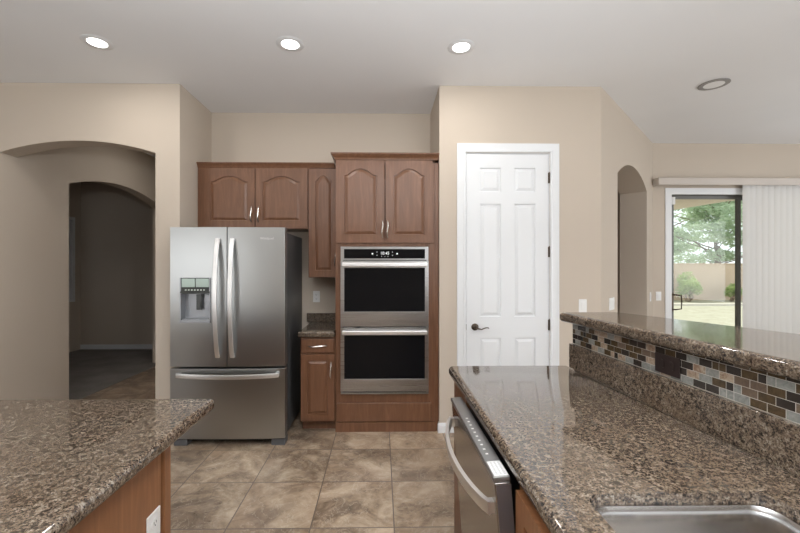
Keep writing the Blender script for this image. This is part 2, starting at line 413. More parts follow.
def pull(parent, p, length, vertical=True, out=.026):
    """slim bowed nickel pull, centre p on the face, standing out towards -Y"""
    mb = MB(); pts = []; w = []; N = 14
    for i in range(N+1):
        s = -1+2*i/N; u = s*length/2; o_ = out*(1-abs(s)**3.2)+.002
        wig = .0035*sin(pi*s)
        pts.append((p[0]+wig, p[1]-o_, p[2]+u) if vertical else (p[0]+u, p[1]-o_, p[2]+wig)); w.append(.0046+.0030*(1-abs(s)))
    mb.sweep(pts, w, n=8, up=(1, 0, 0) if vertical else (0, 0, 1))
    return mb.build('handle', nickel, parent, label='curved brushed nickel pull')
def crown(parent, x0, x1, yf, yb, z0, h=.055, out=.03, left=True, right=True):
    prof = [(0, 0), (.004, .004), (.006, h*.25), (out*.45, h*.5), (out*.8, h*.72), (out*.85, h*.8), (out, h*.82), (out, h), (0, h)]
    mb = MB(); L = []
    for o_, z in prof: L.append([(x0-(o_ if left else 0), yb, z0+z), (x0-(o_ if left else 0), yf-o_, z0+z), (x1+(o_ if right else 0), yf-o_, z0+z), (x1+(o_ if right else 0), yb, z0+z)])
    mb.loft(L)
    return mb.build('crown_moulding', woodm, parent, smooth=30)

# ------------------------------------------------------------------ pantry door (set in the wall)
d1 = thing('door_1', 'white six-panel pantry door with bronze lever and white casing', 'door', kind='structure')
mb = MB(); panel_slab(mb, .747, 1.473, .012, 2.437, 3.405, .038, [.865, 1.05, 1.17, 1.355], [.23, .824, 1.01, 2.0, 2.105, 2.315],
                      {(i, j) for i in (1, 3) for j in (1, 3, 5)}, slope=.028, depth=.011, groove=.008)
mb.build('door_leaf', whitep, d1, smooth=0, recalc=False)
mb = MB()   # casing: moulded profile mitred round three sides
prof = [(0, 0), (0, .012), (.012, .016), (.020, .012), (.050, .015), (.068, .020), (.075, .018), (.075, 0)]
for pts in ([(.738, 0), (.738, 2.445)],):
    L = []
    path = [((.738, 0), (-1, 0)), ((.738, 2.448), (-1, 1)), ((1.482, 2.448), (1, 1)), ((1.482, 0), (1, 0))]
    for (x, z), (dx, dz) in path: L.append([(x+dx*q, 3.40-t_, z+dz*q) for q, t_ in prof])
    mb.loft(L)
mb.build('casing', whitep, d1, smooth=25)
mb = MB(); mb.box(.738, .744, 3.402, 3.52, 0, 2.445); mb.box(1.476, 1.482, 3.402, 3.52, 0, 2.445); mb.box(.744, 1.476, 3.402, 3.52, 2.440, 2.446)
mb.build('jamb', whitep, d1, smooth=0)
for z in (2.226, 1.577, .937):
    mb = MB(); mb.lathe([(.007, -.045), (.007, .045)], Matrix.Translation((1.474, 3.398, z)), 12); mb.box(1.466, 1.486, 3.398, 3.404, z-.045, z+.045)
    mb.lathe([(.004, .045), (.005, .05), (.002, .054)], Matrix.Translation((1.474, 3.398, z)), 10)
    mb.build('hinge', bronze, d1, label='dark bronze hinge')
hd = MB(); Mx = Matrix.Translation((.822, 3.405, .921)) @ Matrix.Rotation(pi/2, 4, 'X')
hd.lathe([(.031, 0), (.031, .006), (.026, .012), (.016, .016), (.012, .045), (.014, .052), (.010, .060)], Mx, 28)
hd = hd.build('door_handle', bronze, d1, label='antique bronze lever handle')
mb = MB(); mb.sweep([(.822, 3.352, .921), (.845, 3.350, .912), (.868, 3.350, .908), (.890, 3.351, .916), (.908, 3.352, .922), (.924, 3.354, .921), (.934, 3.356, .915)], [.008, .007, .006, .0055, .005, .005, .003], n=8)
mb.build('lever', bronze, hd)
mb = MB(); mb.box(.737, .7475, 3.4035, 3.4045, .895, .945); mb.build('latch_plate', bronze, d1)

# ------------------------------------------------------------------ tall oven cabinet
tc = thing('tall_oven_cabinet', 'tall brown wooden cabinet housing the double oven, with two arched doors on top', 'cabinet')
mb = MB()
mb.box(-.40, -.375, 3.43, 4.028, .0, 2.39); mb.box(.47, .508, 3.43, 4.028, 0, 2.39); mb.box(-.40, .508, 3.43, 4.028, 2.36, 2.39)
mb.box(-.375, .47, 3.45, 4.028, 1.63, 1.65); mb.box(-.375, .47, 3.45, 4.028, .30, .325); mb.box(-.375, .47, 4.01, 4.028, .1, 2.37)
mb.box(-.375, -.352, 3.43, 3.45, .0, 2.39); mb.box(.418, .47, 3.43, 3.45, .0, 2.39); mb.box(-.352, .418, 3.43, 3.45, 1.625, 1.68); mb.box(-.352, .418, 3.43, 3.45, .07, .335)
mb.box(-.352, .418, 3.43, 3.45, 2.35, 2.39)
mb.build('carcass', woodm, tc, bevel=.0015, smooth=25)
MB().box(-.40, .48, 3.42, 3.43, 0, .085).build('toe_kick', woodm, tc)
for x0, x1, hx in ((-.392, .031, .012), (.039, .452, .058)):
    dd = cab_door('door', tc, x0, x1, 1.657, 2.378, 3.41, rise=.058, st=.072)
    pull(dd, (hx, 3.41, 1.775), .15)
mb = MB().box(-.39, .442, 3.41, 3.43, .092, .257); mb.build('kick_drawer_front', woodm, tc, bevel=.008, seg=3)
crown(tc, -.402, .508, 3.43, 4.028, 2.385, .058, .036, True, False)

# ------------------------------------------------------------------ double wall oven
ov = thing('double_wall_oven', 'stainless steel double wall oven with black glass built into the tall cabinet', 'oven')
mb = MB(); mb.box(-.340, .402, 3.43, 3.95, .345, 1.612); mb.build('oven_body', casem, ov)
mb = MB(); mb.box(-.352, .414, 3.405, 3.428, 1.508, 1.622); mb.box(-.352, -.336, 3.415, 3.428, .338, 1.508); mb.box(.398, .414, 3.415, 3.428, .338, 1.508)
mb.box(-.352, .414, 3.40, 3.428, .338, .350)
mb.build('trim', steelo, ov, bevel=.002)
MB().box(-.345, .407, 3.417, 3.427, .350, .366).build('vent', darkgap, ov)
cp = MB().box(-.322, .384, 3.400, 3.406, 1.520, 1.602).build('control_panel', blackglass, ov, bevel=.001)
def text(body, size, loc, m, parent, name='lettering', rot=(pi/2, 0, 0), ext=.0004, align='CENTER'):
    cu = bpy.data.curves.new(name, 'FONT'); cu.body = body; cu.size = size; cu.extrude = ext; cu.align_x = align; cu.align_y = 'CENTER'
    o = bpy.data.objects.new(name, cu); me = bpy.data.meshes.new_from_object(o); bpy.data.objects.remove(o)
    o = bpy.data.objects.new(name, me); C.objects.link(o); o.location = loc; o.rotation_euler = rot; o.parent = parent; me.materials.append(m); return o
text('10:45', .036, (.033, 3.3993, 1.565), glow, cp, 'display')
for x, z, r in ((-.075, 1.561, .007), (.140, 1.561, .007), (-.035, 1.575, .003), (-.035, 1.548, .003), (.10, 1.575, .003), (.10, 1.548, .003), (.005, 1.538, .0025), (.033, 1.536, .0025), (.06, 1.538, .0025)):
    MB().lathe([(r, 0), (r, .0008)], Matrix.Translation((x, 3.4000, z)) @ Matrix.Rotation(pi/2, 4, 'X'), 12).build('button', glow, cp)
for z0, z1, g0, g1 in ((.930, 1.500, 1.060, 1.438), (.368, .920, .478, .855)):
    dm = MB(); x0, x1, y0, y1 = -.350, .412, 3.372, 3.414
    dm.prism([(x0, y0, z0), (x1, y0, z0), (x1, y0, z1), (x0, y0, z1)], (0, y1-y0, 0), [[(-.318, y0, g0), (.380, y0, g0), (.380, y0, g1), (-.318, y0, g1)]])
    dd = dm.build('door', steelo, ov, bevel=.002)
    MB().box(-.319, .381, y0+.002, y0+.02, g0-.001, g1+.001).build('glass', blackglass, dd)
    hz = g1+.030
    mb = MB(); mb.box(-.335, .397, 3.328, 3.346, hz-.022, hz+.016)
    h_ = mb.build('handle', steelh, dd, bevel=.008, seg=4)
    for q in (-.33, .362): MB().box(q, q+.03, 3.344, 3.373, hz-.016, hz+.012).build('bracket', steelo, h_, bevel=.003)
text('Whirlpool', .02, (.031, 3.3716, .415), mat('etched_grey', (.25, .25, .25), .5), ov, 'logo')

# ------------------------------------------------------------------ upper cabinets
uf = thing('over_fridge_cabinet', 'short brown wall cabinet with two arched doors above the refrigerator', 'cabinet')
mb = MB(); mb.box(-1.735, -.692, 3.72, 4.028, 1.805, 2.386); mb.build('carcass', woodm, uf, bevel=.0015)
for x0, x1, hx in ((-1.675, -1.193, -1.222), (-1.185, -.700, -1.155)):
    dd = cab_door('door', uf, x0, x1, 1.815, 2.372, 3.70, rise=.052, st=.068); pull(dd, (hx, 3.70, 1.945), .15)
crown(uf, -1.735, -.442, 3.72, 4.028, 2.385, .048, .028, False, False)
un = thing('narrow_wall_cabinet', 'narrow tall brown wall cabinet between refrigerator cabinet and oven cabinet', 'cabinet')
mb = MB(); mb.box(-.690, -.403, 3.72, 4.028, 1.345, 2.383); mb.build('carcass', woodm, un, bevel=.0015)
dd = cab_door('door', un, -.682, -.408, 1.353, 2.372, 3.70, rise=.05, st=.06); pull(dd, (-.432, 3.70, 1.51), .13)

# ------------------------------------------------------------------ small base cabinet, counter and splash
bc = thing('narrow_base_cabinet', 'narrow brown base cabinet with one drawer and one door beside the oven', 'cabinet')
mb = MB(); mb.box(-.705, -.403, 3.43, 4.028, .09, .834); mb.build('carcass', woodm, bc, bevel=.0015)
MB().box(-.70, -.403, 3.50, 3.52, 0, .092).build('toe_kick', woodm, bc)
dr = MB().box(-.697, -.411, 3.41, 3.43, .697, .820).build('drawer', woodm, bc, bevel=.007, seg=3)
pull(dr, (-.553, 3.41, .757), .16, False)
dd = cab_door('door', bc, -.697, -.411, .104, .683, 3.41, rise=0, st=.055); pull(dd, (-.437, 3.41, .545), .15)
tag(MB().box(-.722, -.403, 3.385, 4.028, .835, .884).build('small_countertop', gran, bevel=.014, seg=4), 'small dark granite countertop between refrigerator and double oven', 'countertop')
tag(MB().box(-.76, -.403, 4.0, 4.029, .884, .972).build('small_backsplash', gran, bevel=.003), 'low granite backsplash on the small countertop beside the oven', 'backsplash')

def wall_plate(name, label, loc, rz, kind='outlet', gangs=1, m=None, cat='outlet', group=None, w=None, horizontal=False):
    t = thing(name, label, cat, group, loc=loc); t.rotation_euler = (0, 0, rz); pm = m or plastic
    w = w or (.070 + .046*(gangs-1)); hgt = .115
    if horizontal: t.rotation_euler = (0, 0, rz)
    R = Matrix.Rotation(pi/2, 4, 'Y') if horizontal else Matrix.Identity(4)
    mb = MB(); mb.box(-w/2, w/2, -.006, 0, -hgt/2, hgt/2, R); mb.build('plate', pm, t, bevel=.003, seg=3)
    for g in range(gangs):
        cx_ = (g-(gangs-1)/2)*.046
        if kind == 'outlet':
            for dz in (-.022, .022):
                mb = MB(); mb.prism([R @ Vector((cx_+.0165*cos(a), -.0085, dz+.0135*max(-.85, min(.85, sin(a)))*1.1)) for a in [2*pi*k/20 for k in range(20)]], (0, .003, 0))
                s_ = mb.build('socket', pm, t)
                mb = MB()
                for px in (-.006, .006): mb.box(cx_+px-.001, cx_+px+.001, -.0088, -.0083, dz-.002, dz+.006, R)
                mb.box(cx_-.002, cx_+.002, -.0088, -.0083, dz-.009, dz-.005, R); mb.build('slot', darkgap, s_)
        else:
            mb = MB(); mb.box(cx_-.016, cx_+.016, -.010, -.005, -.033, .033, R @ Matrix.Rotation(.05, 4, 'X')); mb.build('rocker', pm, t, bevel=.0015)
    return t
wall_plate('wall_outlet', 'white outlet on the wall above the small granite counter', (-.665, 4.03, 1.14), 0)
wall_plate('light_switch', 'single white light switch right of the pantry door', (1.770, 3.40, 1.105), 0, 'switch', cat='light switch')
dn = (D1-D0).normalized()
def on_diag(u, z, off=0): p = D0+dn*u; return (p.x+off*dn.y, p.y-off*dn.x, z)
wall_plate('light_switch', 'wide white switch plate on the diagonal wall just left of its arch', on_diag(.32, 1.10), atan2(dn.y, dn.x), 'switch', 3, cat='light switch')
wall_plate('light_switch', 'narrow-looking white switch on the diagonal wall right of its arch', on_diag(2.03, 1.07), atan2(dn.y, dn.x), 'switch', cat='light switch')
wall_plate('light_switch', 'white switch on the wall directly left of the patio door', (3.558, 4.95, 1.07), 0, 'switch', cat='light switch')

# ------------------------------------------------------------------ refrigerator
fr = thing('refrigerator', 'stainless steel french-door refrigerator with ice and water dispenser', 'refrigerator')
mb = MB(); mb.box(-1.672, -.795, 3.245, 3.94, .045, 1.735); mb.build('case', casem, fr, bevel=.004, label='dark grey textured side and top case')
XL, XR, XM = -1.690, -.774, -1.2325
def front_pts(x0, x1, bul=.012, n=10):   # slightly bowed front across the whole fridge
    return [(x0+(x1-x0)*i/n, 3.152-bul*(1-((x0+(x1-x0)*i/n-XM)/.458)**2)) for i in range(n+1)]
def fdoor(name, x0, x1, z0, z1, cut=None):
    mb = MB(); fp = front_pts(x0, x1)
    if not cut:
        poly = [(x, y, z0) for x, y in fp]+[(x1, 3.235, z0), (x0, 3.235, z0)]
        mb.prism(poly, (0, 0, z1-z0)); return mb
    cx0, cx1, cz0, cz1 = cut
    for a, b, c, d in ((x0, cx0, z0, z1), (cx1, x1, z0, z1), (cx0, cx1, z0, cz0), (cx0, cx1, cz1, z1)):
        fp = front_pts(a, b, n=5); mb.prism([(x, y, c) for x, y in fp]+[(b, 3.235, c), (a, 3.235, c)], (0, 0, d-c))
    mb.box(cx0, cx1, 3.215, 3.235, cz0, cz1)
    return mb
DX0, DX1, DZ0, DZ1 = -1.605, -1.362, 1.000, 1.360
ld = fdoor('door', XL, XM-.003, .648, 1.765, (DX0, DX1, DZ0, DZ1)).build('door', steelm, fr, smooth=20)
rd = fdoor('door', XM+.003, XR, .648, 1.765).build('door', steelm, fr, bevel=.003, smooth=20)
bd = fdoor('drawer', XL-.002, XR, .066, .630).build('freezer_drawer', steelm, fr, bevel=.003, smooth=20)
def bow_handle(parent, xc, z0, z1):
    mb = MB(); N = 20; pts = []
    for i in range(N+1):
        s = -1+2*i/N; z = z1+(z0-z1)*i/N
        pts.append((xc, 3.128-.058*(1-s*s)**.8, z))
    mb.sweep(pts, .017, .008, up=(0, 1, 0), square=True)
    for z in (z1-.015, z0+.015): mb.box(xc-.012, xc+.012, 3.12, 3.150, z-.014, z+.014)
    return mb.build('handle', steelh, parent, label='bowed bright steel handle bar', smooth=40)
bow_handle(ld, -1.302, .725, 1.672); bow_handle(rd, -1.185, .725, 1.672)
mb = MB(); pts = []
for i in range(25):
    s = -1+2*i/24; pts.append((XM+.01+s*.405, 3.126-.058*(1-s*s)**.8, .583))
mb.sweep(pts, .008, .017, square=True)
for s in (-1, 1): mb.box(XM+.01+s*.39-.014, XM+.01+s*.39+.014, 3.12, 3.15, .572, .596)
mb.build('handle', steelh, bd, label='long horizontal bowed steel handle', smooth=40)
for x in (-1.62, -.835):
    MB().box(x-.055, x+.055, 3.175, 3.28, 0, .055).build('foot', mat('foot_grey', (.10, .10, .105), .5), fr, bevel=.006)
MB().box(-1.56, -.90, 3.25, 3.27, .01, .05).build('base_grille', darkgap, fr)
for x in (-1.62, -.845): MB().box(x-.045, x+.045, 3.19, 3.33, 1.736, 1.762).build('hinge_cover', mat('hinge_grey', (.22, .22, .23), .5), fr, bevel=.005)
# dispenser
dp = thing.__call__ if False else None
dpm = mat('dispenser_grey', (.33, .34, .36), .35, .6); dpb = mat('dispenser_dark', (.035, .038, .035), .25)
mb = MB(); mb.box(DX0, DX0+.010, 3.132, 3.22, DZ0, DZ1); mb.box(DX1-.010, DX1, 3.132, 3.22, DZ0, DZ1); mb.box(DX0, DX1, 3.200, 3.22, DZ0, 1.26); mb.box(DX0, DX1, 3.128, 3.215, DZ0, DZ0+.022)
dsp = mb.build('dispenser', dpm, ld, bevel=.002, label='grey ice and water dispenser recess')
screen = mat('dispenser_screen', (.30, .38, .33), .12)
MB().box(DX0+.012, DX0+.118, 3.137, 3.20, 1.285, 1.354).build('screen', screen, dsp, bevel=.002)
MB().box(DX0+.125, DX1-.012, 3.137, 3.20, 1.285, 1.354).build('screen', screen, dsp, bevel=.002)
mb = MB(); mb.box(DX0+.004, DX1-.004, 3.140, 3.20, 1.236, 1.358); mb.prism([(DX0+.002, 3.139, 1.285), (DX0+.004, 3.130, 1.240), (DX0+.03, 3.126, 1.232), (DX1-.03, 3.126, 1.232), (DX1-.004, 3.130, 1.240), (DX1-.002, 3.139, 1.285), (DX1-.002, 3.139, 1.283), (DX0+.002, 3.139, 1.283)], (0, .03, 0))
hb = mb.build('control_band', dpb, dsp)
mb = MB()
for i in range(7): mb.box(DX0+.045+i*.024, DX0+.058+i*.024, 3.1245, 3.1265, 1.258, 1.268)
mb.build('icon', mat('icon_pale', (.5, .55, .5), .5), hb)
for x in (DX0+.135, DX0+.205):
    mb = MB(); mb.box(x-.022, x+.022, 3.172, 3.182, 1.10, 1.225, Matrix.Identity(4)); mb.box(x-.014, x+.014, 3.168, 3.173, 1.115, 1.165); mb.build('paddle', dpb if x < -1.45 else dpm, dsp, bevel=.006)
MB().box(DX0+.012, DX1-.012, 3.145, 3.205, DZ0+.022, DZ0+.030).build('drip_tray', dpm, dsp, bevel=.002)
text('Whirlpool', .026, (-.915, 3.1420, 1.675), mat('logo_silver', (.75, .75, .75), .3, 1.0), rd, 'logo')

# ------------------------------------------------------------------ ceiling fixtures
for i, (x, y) in enumerate(CANS):
    lab = ['round recessed ceiling light, leftmost, above the archway side', 'round recessed ceiling light in the middle, above the refrigerator side', 'round recessed ceiling light at right, nearest the pantry door'][i] if i < 3 else 'added unseen recessed ceiling light behind the viewer' if i < 8 else 'added unseen ceiling light brightening the passage behind the big left archway'
    dl = thing('recessed_light', lab, 'ceiling light', 'recessed kitchen ceiling lights' if i < 3 else ('added unseen lights behind the viewer' if i < 8 else None), loc=(x, y, H))
    mb = MB(); mb.lathe([(.062, -.004), (.092, -.004), (.098, -.001), (.098, -.0002), (.062, -.0002)], n=40, cap0=False, cap1=False); mb.loft([[(.062*cos(a), .062*sin(a), -.004) for a in [2*pi*k/40 for k in range(40)]], [(.062*cos(a), .062*sin(a), -.0002) for a in [2*pi*k/40 for k in range(40)]]], False, False)
    mb.build('trim_ring', whitep, dl, smooth=50)
    MB().lathe([(.060, -.003), (.060, -.0012), (.03, -.0011)], n=32).build('lamp', lampm, dl, smooth=50)
sp = thing('ceiling_speaker', 'round flush ceiling speaker with pale grille, unlit, at right', 'speaker', loc=(2.882, 3.334, H))
MB().lathe([(.098, -.002), (.112, -.002), (.112, -.006), (.108, -.008), (.098, -.008)], n=40).build('rim', mat('speaker_rim', (.30, .29, .28), .6), sp)
MB().lathe([(.099, -.001), (.099, -.007), (.05, -.009), (.01, -.0095)], n=40).build('grille', grille, sp)

# ------------------------------------------------------------------ island (left foreground)
CB = .868
def rr(x0, x1, y0, y1, r, z, n=6, corners=(1, 1, 1, 1)):
    P = []
    for (cx_, cy_, a0), k in zip(((x1-r, y0+r, -pi/2), (x1-r, y1-r, 0), (x0+r, y1-r, pi/2), (x0+r, y0+r, pi)), corners):
        if k:
            for i in range(n+1): a = a0+pi/2*i/n; P.append((cx_+r*cos(a), cy_+r*sin(a), z))
        else:
            P.append((cx_+r*(1 if a0 in (-pi/2, 0) else -1), cy_+r*(-1 if a0 in (-pi/2, pi) else 1), z))
    return P
isl = thing('kitchen_island_cabinet', 'honey brown wooden island base in the left foreground', 'cabinet')
mb = MB(); mb.box(-2.4, -.735, -.7, 1.325, .09, .862); mb.build('carcass', woodi, isl)
MB().box(-.7355, -.722, -.69, 1.290, .10, .862).build('side_panel', woodi, isl)
MB().box(-.745, -.715, 1.300, 1.340, .0, .862).build('corner_post', woodi, isl, bevel=.004)
MB().box(-2.35, -.76, -.65, 1.30, 0, .09).build('toe_kick', woodi, isl)
tag(MB().prism(rr(-2.75, -.674, -.8, 1.604, .022, CB), (0, 0, .914-CB)).build('island_countertop', gran, bevel=.017, seg=5),
    'speckled granite island countertop filling the left foreground', 'countertop')
wall_plate('island_outlet', 'white outlet plate on the side of the left island', (-.7218, 1.243, .618), pi/2)

# ------------------------------------------------------------------ peninsula counter (right)
XF = .363
pc = thing('peninsula_base_cabinet', 'brown wooden base cabinets under the right granite counter, around the dishwasher', 'cabinet')
mb = MB(); mb.box(.388, 1.02, 1.775, 2.065, .0, .862); mb.build('end_cabinet', woodm, pc, bevel=.002)
mb = MB(); mb.box(.388, .41, -.8, 1.085, .09, .862); mb.box(.41, 1.02, 1.065, 1.085, .09, .862); mb.box(.41, 1.02, -.8, -.78, .09, .862); mb.box(.41, 1.02, -.78, 1.065, .09, .11); mb.build('sink_cabinet', woodi, pc)
for y0, y1 in ((.66, 1.06), (.25, .65)):
    mb = MB(); panel_slab(mb, -y1, -y0, .10, .84, 0, .02, [-y1+.06, -y0-.06], [.16, .78], {(1, 1)}, slope=.022, depth=.008)
    bmesh.ops.transform(mb.b, matrix=Matrix.Translation((.368, 0, 0)) @ Matrix.Rotation(-pi/2, 4, 'Z'), verts=mb.b.verts[:])
    mb.build('door', woodi, pc, smooth=0, recalc=False)
sink_out = rr(.474, .915, .25, .912, .042, CB)
def inset(pts, d):
    n = len(pts); out = []
    for i in range(n):
        a, b, c = (Vector(pts[(i+k-1) % n][:2]) for k in range(3))
        e1 = (b-a).normalized(); e2 = (c-b).normalized(); n1 = Vector((-e1.y, e1.x)); n2 = Vector((-e2.y, e2.x))
        m_ = (n1+n2).normalized(); out.append(b+m_*d/max(.3, m_.dot(n1)))
    return out
outer = [(XF, -.9), (1.19, -.9), (1.015, 2.112)]+[(XF+.03+.03*cos(a), 2.082+.03*sin(a)) for a in [pi/2+pi/2*i/6 for i in range(7)]]
mbp = MB(); T = .914-CB; rings = []
for dd_, z in ((.016, 0), (.008, .0015), (.003, .006), (0, .015), (0, .028), (.0015, .034), (.0055, .040), (.011, .044), (.018, .046)):
    rings.append([(p.x, p.y, CB+z*T/.046) for p in inset(outer, dd_)])
mbp.loft(rings, cap0=False, cap1=False)
hole = [(p[0], p[1]) for p in sink_out]
near = lambda L, x, y: min(range(len(L)), key=lambda q: (L[q][0]-x)**2+(L[q][1]-y)**2)
for ring_, z in ((rings[-1], .914), (rings[0], CB)):
    ov_ = [mbp.b.verts.new((p[0], p[1], z)) for p in ring_]; hv = [mbp.b.verts.new((p[0], p[1], z)) for p in hole]
    a0, b0 = near(ring_, XF, -.9), near(ring_, 1.015, 2.112); a1, b1 = near(hole, .49, .25), near(hole, .915, .905)
    arc = lambda L, p, q: [L[k % len(L)] for k in range(p, (q if q > p else q+len(L))+1)]
    mbp.face(arc(ov_, a0, b0)+arc(hv, a1, b1)[::-1]); mbp.face(arc(ov_, b0, a0)+arc(hv, b1, a1)[::-1])
mbp.loft([[(x, y, .914) for x, y in hole], [(x, y, .911) for x, y in hole], [(x, y, CB) for x, y in hole]], cap0=False, cap1=False)
bmesh.ops.remove_doubles(mbp.b, verts=mbp.b.verts[:], dist=1e-6)
tag(mbp.build('peninsula_countertop', gran, smooth=32),
    'speckled granite countertop with sink cut-out in the right foreground', 'countertop')
sk = thing('kitchen_sink', 'undermount stainless steel sink in the bottom right corner', 'sink')
Ls = [rr(.4746, .9144, .2506, .9114, .042, .880), rr(.4746, .9144, .2506, .9114, .042, .889), rr(.484, .905, .260, .902, .042, .890), rr(.490, .899, .266, .896, .042, .878),
      rr(.502, .895, .270, .892, .050, .70), rr(.522, .875, .290, .865, .05, .662), rr(.60, .81, .35, .80, .04, .655)]
MB().loft(Ls, True, True).build('basin', sinkm, sk, smooth=50)
MB().lathe([(.045, .6555), (.045, .659), (.036, .660), (.030, .657)], Matrix.Translation((.70, .55, 0)), 24).build('drain', nickel, sk)

# granite splash, mosaic, bar
def bl(y, off=0): return 1.0+(.062/1.065)*(2.065-y)+off     # joint line between counter and splash
YN, YE = -.9, 2.062
tag(MB().prism([(bl(YN), YN, .9143), (bl(YN, .02), YN, .9143), (bl(YE, .02), YE, .9143), (bl(YE), YE, .9143)], (0, 0, .127)).build('granite_splash', gran, bevel=.002),
    'dark polished granite upstand between right counter and mosaic tiles', 'backsplash')
struct(MB().prism([(bl(YN, .0265), YN, 0), (bl(YN, .17), YN, 0), (bl(YE, .17), YE-.003, 0), (bl(YE, .0265), YE-.003, 0)], (0, 0, 1.1545)).build('wall_bar', wallp, smooth=0),
       'low wall carrying the raised bar', 'wall')
mb = MB(); mb.mi = 0
mb.prism([(bl(YN, .0205), YN, 1.042), (bl(YN, .0262), YN, 1.042), (bl(YE, .0262), YE, 1.042), (bl(YE, .0205), YE, 1.042)], (0, 0, .113))
dY = Vector((bl(0)-bl(1), -1)).normalized()
row = 0; th_ = .0225; tw = .0482
for r in range(5):
    z0 = 1.0440+r*.0256; zh = min(.0238, 1.1545-z0); y = YE-.0005-(0 if r % 2 else tw/2)
    if r % 2 == 0:
        pass
    first = True; y = YE-.001
    while y > .2:
        w = tw/2-.001 if (first and r % 2 == 0) else tw-.0022; first = False
        y1 = y-w
        if rnd.random() < .05: splits = [(y, y-w*.5+.001), (y-w*.5-.001, y1)]
        else: splits = [(y, y1)]
        for a, b in splits:
            mb.mi = 1+rnd.choices([0, 1, 2, 3, 4], [.33, .20, .24, .13, .10])[0]
            o_ = rnd.uniform(-.0003, .0004)
            if not (a < 1.462 and b > 1.338 and 1.052 < z0+.01 < 1.122 and False):
                mb.prism([(bl(a, .0198+o_), a, z0), (bl(a, .0205), a, z0), (bl(b, .0205), b, z0), (bl(b, .0198+o_), b, z0)], (0, 0, zh))
        y = y1-.0022
mosaic_o = mb.build('mosaic_tile_backsplash', [grout]+mosaic, smooth=0)
tag(mosaic_o, 'strip of small brown grey and rust mosaic tiles under the raised bar', 'backsplash')
front = [(.955, 2.088), (.965, 2.03), (1.012, 1.53), (1.060, 1.0), (1.12, .3), (1.19, -.9)]
back = [(2.0, -.9), (1.86, .30), (1.72, .78), (1.525, 1.40), (1.405, 1.74), (1.325, 1.96), (1.290, 2.05), (1.262, 2.088)]
tag(MB().prism([(x, y, 1.1555) for x, y in front[::-1]+back[::-1]], (0, 0, .050)).build('raised_bar_top', gran, bevel=.018, seg=5),
    'raised speckled granite bar top at right above the mosaic', 'countertop')
wall_plate('bar_outlet', 'dark brown horizontal outlet set in the mosaic tiles', (bl(1.42, .0185), 1.42, 1.088), atan2(-1, bl(1.0)-bl(2.0)), m=darkplate, w=.072, horizontal=True)

# ------------------------------------------------------------------ dishwasher
dw = thing('dishwasher', 'stainless dishwasher with door slightly ajar under the right counter', 'dishwasher')
Y0, Y1 = 1.095, 1.765
mb = MB(); mb.box(.405, .98, Y0, Y1, .0, .855); mb.build('tub', darkgap, dw)
dwd = bpy.data.objects.new('door', None)
mb = MB(); mb.box(-.0, .048, 0, Y1-Y0, 0, .735); dwd = mb.build('door', steel('dishwasher_steel', (.34, .32, .30), .2, True), dw, bevel=.004)
dwd.location = (.376, Y0, .105); dwd.rotation_euler = (0, -.076, 0)
steelside = mat('dishwasher_edge', (.12, .10, .10), .4, .4)
MB().box(.004, .046, -.002, .0, .0, .73).build('side_edge', steelside, dwd)
cpn = MB().box(-.003, .046, 0, Y1-Y0, .735, .753).build('control_panel', mat('control_silver', (.27, .27, .27), .3, .8), dwd, bevel=.003)
mb = MB(); mb.box(.002, .042, .004, .085, .7531, .7545); mb.build('sticker', mat('sticker_white', (.68, .68, .67), .5), cpn)
mb = MB()
for i in range(9):
    for k in range(3): mb.box(.009+k*.011, .015+k*.011, .010+i*.008, .0155+i*.008, .7545, .7548)
mb.build('sticker_print', mat('print_grey', (.45, .45, .45), .5), cpn)
for i in range(10): MB().box(.012, .020, .13+i*.032, .138+i*.032, .7531, .7538).build('button', plastic, cpn)
mb = MB(); pts = []
for i in range(25):
    s = -1+2*i/24; pts.append((-.012-.055*(1-s*s)**.8, (Y1-Y0)/2+s*.315, .655))
mb.sweep(pts, .008, .019, square=True)
for s in (-1, 1): mb.box(-.018, .002, (Y1-Y0)/2+s*.305-.012, (Y1-Y0)/2+s*.305+.012, .638, .672)
mb.build('handle', steelh, dwd, label='long bowed steel bar handle', smooth=40)

# ------------------------------------------------------------------ patio door, blinds
pd = thing('window_1', 'sliding glass patio door with grey frame and white surround', 'sliding door', kind='structure')
mb = MB(); mb.prism([(3.643, 4.94, 0), (3.643, 4.94, 2.457), (6.14, 4.94, 2.457), (6.14, 4.94, 0), (6.04, 4.94, 0), (6.04, 4.94, 2.375), (3.725, 4.94, 2.375), (3.725, 4.94, 0)], (0, .03, 0))
mb.build('surround', aluw, pd, bevel=.003)
def ring(mb, x0, x1, z0, z1, w, y0, y1):
    mb.prism([(x0, y0, z0), (x1, y0, z0), (x1, y0, z1), (x0, y0, z1)], (0, y1-y0, 0), [[(x0+w, y0, z0+w), (x1-w, y0, z0+w), (x1-w, y0, z1-w), (x0+w, y0, z1-w)]])
mb = MB(); ring(mb, 3.722, 6.083, .0, 2.399, .025, 4.98, 5.09); mb.build('frame', anod, pd)
mb = MB(); ring(mb, 3.75, 4.678, .03, 2.37, .045, 5.0, 5.03); s1 = mb.build('sliding_panel', anod, pd, bevel=.002)
mb = MB(); ring(mb, 4.665, 6.055, .03, 2.37, .05, 5.045, 5.075); s2 = mb.build('fixed_panel', anod, pd, bevel=.002)
MB().box(3.785, 4.64, 5.012, 5.016, .06, 2.34).build('pane', glassm, s1); MB().box(4.71, 6.01, 5.058, 5.062, .07, 2.33).build('pane', glassm, s2)
